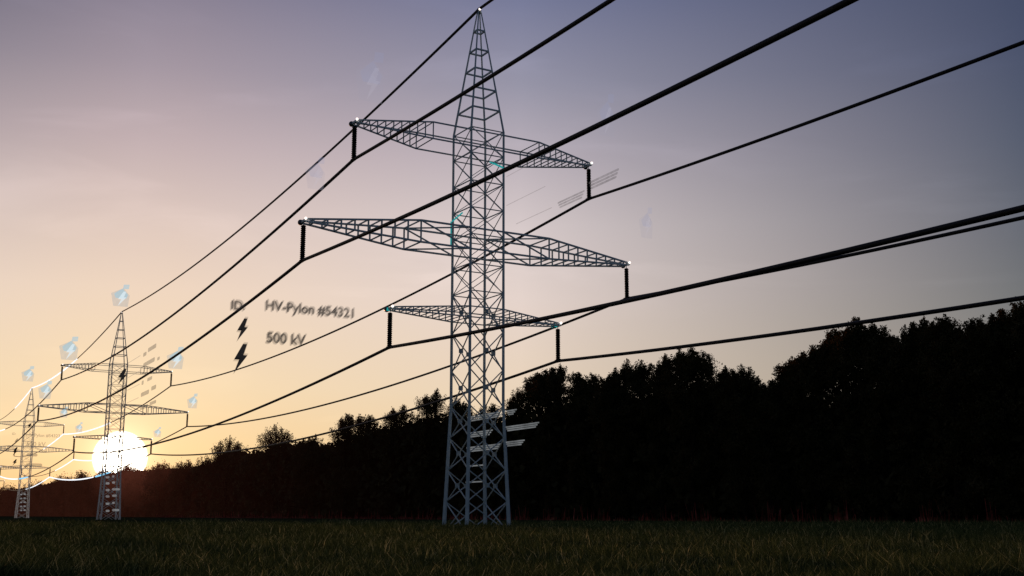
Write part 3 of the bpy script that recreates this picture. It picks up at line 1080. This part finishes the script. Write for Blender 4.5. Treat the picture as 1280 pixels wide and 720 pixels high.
for ti, (tops, width, label) in enumerate(TREES):
    rng = np.random.default_rng(100 + ti)
    back = rng.uniform(0.0, 4.0)
    pl = EDGE + N_IN * back
    W3 = [on_plane(x_, y_, pl, N_IN) for x_, y_ in tops]
    dist = W3[0].length
    big = max(1.0, dist / 330.0)                        # far crowns: sprays grow so that fewer are needed
    base = sum((Vector((p.x, p.y, 0)) for p in W3), Vector()) / len(W3)
    base.x += rng.uniform(-.6, .6)
    Hh = max(p.z for p in W3)
    for p in W3:
        WZ.append(((p - EDGE).dot(D), p.z))
    width *= 0.60 if tops[0][0] > 955 else (0.78 if tops[0][0] > 630 else 0.9)
    root = empty('broadleaf_tree', base)
    tag(root, label, 'tree', G_TR)
    tops_l = [p - base for p in W3]
    cl = []                                             # clusters: centre, sigma
    limbs = MB()
    fork = Vector((rng.normal() * .3, rng.normal() * .3, Hh * rng.uniform(.35, .45)))
    r0 = 0.014 * Hh + 0.06
    limbs.tube([(0, 0, -0.1), (fork.x * .3, fork.y * .3, Hh * .18), fork], [r0 * 1.2, r0, r0 * .8], 7)
    nshoot = 0
    for tp in tops_l:
        mid_ = fork.lerp(tp, 0.5) + Vector((rng.normal() * .5, rng.normal() * .5, 0.3))
        limbs.tube([fork, mid_, tp - Vector((0, 0, .3))], [r0 * .6, r0 * .35, 0.03 * big], 5)
        # shoots around each top
        for q in range(22):                             # loose upright shoots that give the ragged skyline
            lat = 0 if q == 0 else abs(rng.normal()) * width * .26 + .3 * big
            th = rng.uniform(0, 2 * math.pi)
            tz = 0 if q == 0 else -(lat * lat / width * rng.uniform(.6, 2.4) + rng.uniform(0, 2.0) * big)
            out = Vector((math.cos(th), math.sin(th), 0))
            hd_ = tp + out * lat + Vector((0, 0, tz))
            ln_ = rng.uniform(1.2, 2.8) * big
            for u_, sg_, mu in ((.06, .13, .11), (.25, .21, .20), (.5, .30, .32), (.75, .36, .36), (1.0, .45, .45)):
                c_ = hd_ - Vector((0, 0, ln_ * u_)) - out * (ln_ * u_ * rng.uniform(-.1, .6)) + Vector(rng.normal(size=3) * .14 * big)
                cl.append((c_, sg_ * big, sg_ * 1.1 * big, mu))
            limbs.tube([tp.lerp(fork, rng.uniform(.15, .4)), hd_ - Vector((0, 0, ln_ * .8)) - out * ln_ * .2, hd_], [0.05 * big, 0.035 * big, 0.012 * big], 3)
        for q in range(26):                             # the full body of the crown under the shoots
            lat = math.sqrt(rng.random()) * width * .5
            th = rng.uniform(0, 2 * math.pi)
            dz = -(lat * lat / width * 2.6 + rng.uniform(1.6, 6.0) * big)
            cl.append((tp + Vector((math.cos(th) * lat, math.sin(th) * lat, dz)), rng.uniform(.45, .8) * big, rng.uniform(.4, .7) * big, 1.2))
    ncl = int(70)
    pa = rng.uniform(0, 6.28, 3)
    for q in range(ncl):
        hf = rng.uniform(.06, .9)
        th = rng.uniform(0, 2 * math.pi)
        prof = (math.sin(math.pi * min(1, (hf * .86 + .12))) ** .6)
        prof *= 1 + .22 * math.sin(3 * th + pa[0]) + .15 * math.sin(9 * hf + pa[1])
        R_c = width * .5 * prof * rng.uniform(.25, 1) ** .5
        cc = fork.lerp(sum(tops_l, Vector()) / len(tops_l), max(0, hf - .4) / .6) if hf > .4 else fork * (hf / .4)
        c_ = Vector((cc.x + R_c * math.cos(th), cc.y + R_c * math.sin(th), hf * Hh))
        cl.append((c_, rng.uniform(.45, .95) * big, rng.uniform(.4, .8) * big, 1.5))
        if q % 3 == 0:
            limbs.tube([fork.lerp(Vector((fork.x, fork.y, hf * Hh)), .5), fork.lerp(c_, .6) + Vector((0, 0, .3)), c_], [0.07 * big, 0.05 * big, 0.02 * big], 3)
    nl = 120 if dist < 260 else (75 if dist < 420 else 40)
    cs_ = []
    for c_, sx_, sz_, mul in cl:
        cs_.append(rng.normal(size=(int(nl * mul), 3)) * np.array([sx_, sx_, sz_]) + np.array(c_))
    cs_ = np.concatenate(cs_)
    cs_ = cs_[cs_[:, 2] > 0.25]
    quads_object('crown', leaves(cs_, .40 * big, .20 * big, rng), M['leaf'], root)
    limbs.build('trunk', M['bark'], root)

# the mass of the wood behind the edge
WZ.sort()
ws = np.array([a for a, b in WZ]); wz = np.array([b for a, b in WZ])
rng = np.random.default_rng(5)
NW = 270000
s_ = -60 + 1500 * rng.random(NW) ** 1.6
dep = 1.5 + 26 * rng.random(NW)
zt_ = np.interp(s_, ws, wz)
# smooth the limit so it stays under the crowns
zmin = np.min([np.interp(s_ + o_, ws, wz) for o_ in (-7, -3.5, 0, 3.5, 7)], axis=0)
zz = rng.random(NW) * zmin * 0.86
cen = np.array(EDGE)[None] + s_[:, None] * np.array(D)[None] + dep[:, None] * np.array(N_IN)[None]
cen[:, 2] = zz
sz = 0.75 * np.clip(1 + s_ / 330, 1, 3.2) * np.where(zz > zmin * .8, .55, 1.0)
card = leaves(cen, 1.0, .8, rng)
card = cen[:, None, :] + (card - cen[:, None, :]) * (sz * 1.95)[:, None, None]
NX = 60000
s2 = -60 + 900 * rng.random(NX) ** 1.4
d2 = 12 + 22 * rng.random(NX)
z2 = rng.random(NX) * np.min([np.interp(s2 + o_, ws, wz) for o_ in (-7, 0, 7)], axis=0) * .8
NF = 16000
s2 = np.concatenate([s2, 1250 + 1700 * rng.random(NF)]); d2 = np.concatenate([d2, 30 * rng.random(NF)])
z2 = np.concatenate([z2, 19 * rng.random(NF) ** .8])
c2 = np.array(EDGE)[None] + s2[:, None] * np.array(D)[None] + d2[:, None] * np.array(N_IN)[None]
c2[:, 2] = z2
k2 = leaves(c2, 1.0, .8, rng)
f2 = np.where(s2 > 1200, 5.0, 2.2)
card = np.concatenate([card, c2[:, None, :] + (k2 - c2[:, None, :]) * f2[:, None, None]])
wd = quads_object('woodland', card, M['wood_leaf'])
tag(wd, 'dark mass of the wood behind its edge trees', 'wood', kind='stuff')

# thin stems and suckers at the foot of the wood
NU = 2600
s_ = -45 + 560 * rng.random(NU) ** 1.3
dep = -3.5 + 2.5 * rng.random(NU)
b0 = np.array(EDGE)[None] + s_[:, None] * np.array(D)[None] + dep[:, None] * np.array(N_IN)[None]
clus = 0.35 + 0.65 * (np.sin(s_ * .55 + 2 * np.sin(s_ * .17)) > .1)
hgt = (0.6 + 2.6 * rng.random(NU) ** 3) * clus
ln = rng.normal(size=(NU, 2)) * .12 * hgt[:, None]
tipp = b0 + np.concatenate([ln, hgt[:, None]], 1)
ww = (0.03 + .09 * rng.random(NU) ** 3)[:, None]
sd_ = np.array([1.0, 0.1, 0])[None] * ww
ud = quads_object('undergrowth', np.stack([b0 - sd_, b0 + sd_, tipp + sd_ * .3, tipp - sd_ * .3], 1), M['stems'])
tag(ud, 'thin stems with sunset red painted on at the foot of the wood', 'undergrowth', kind='stuff')
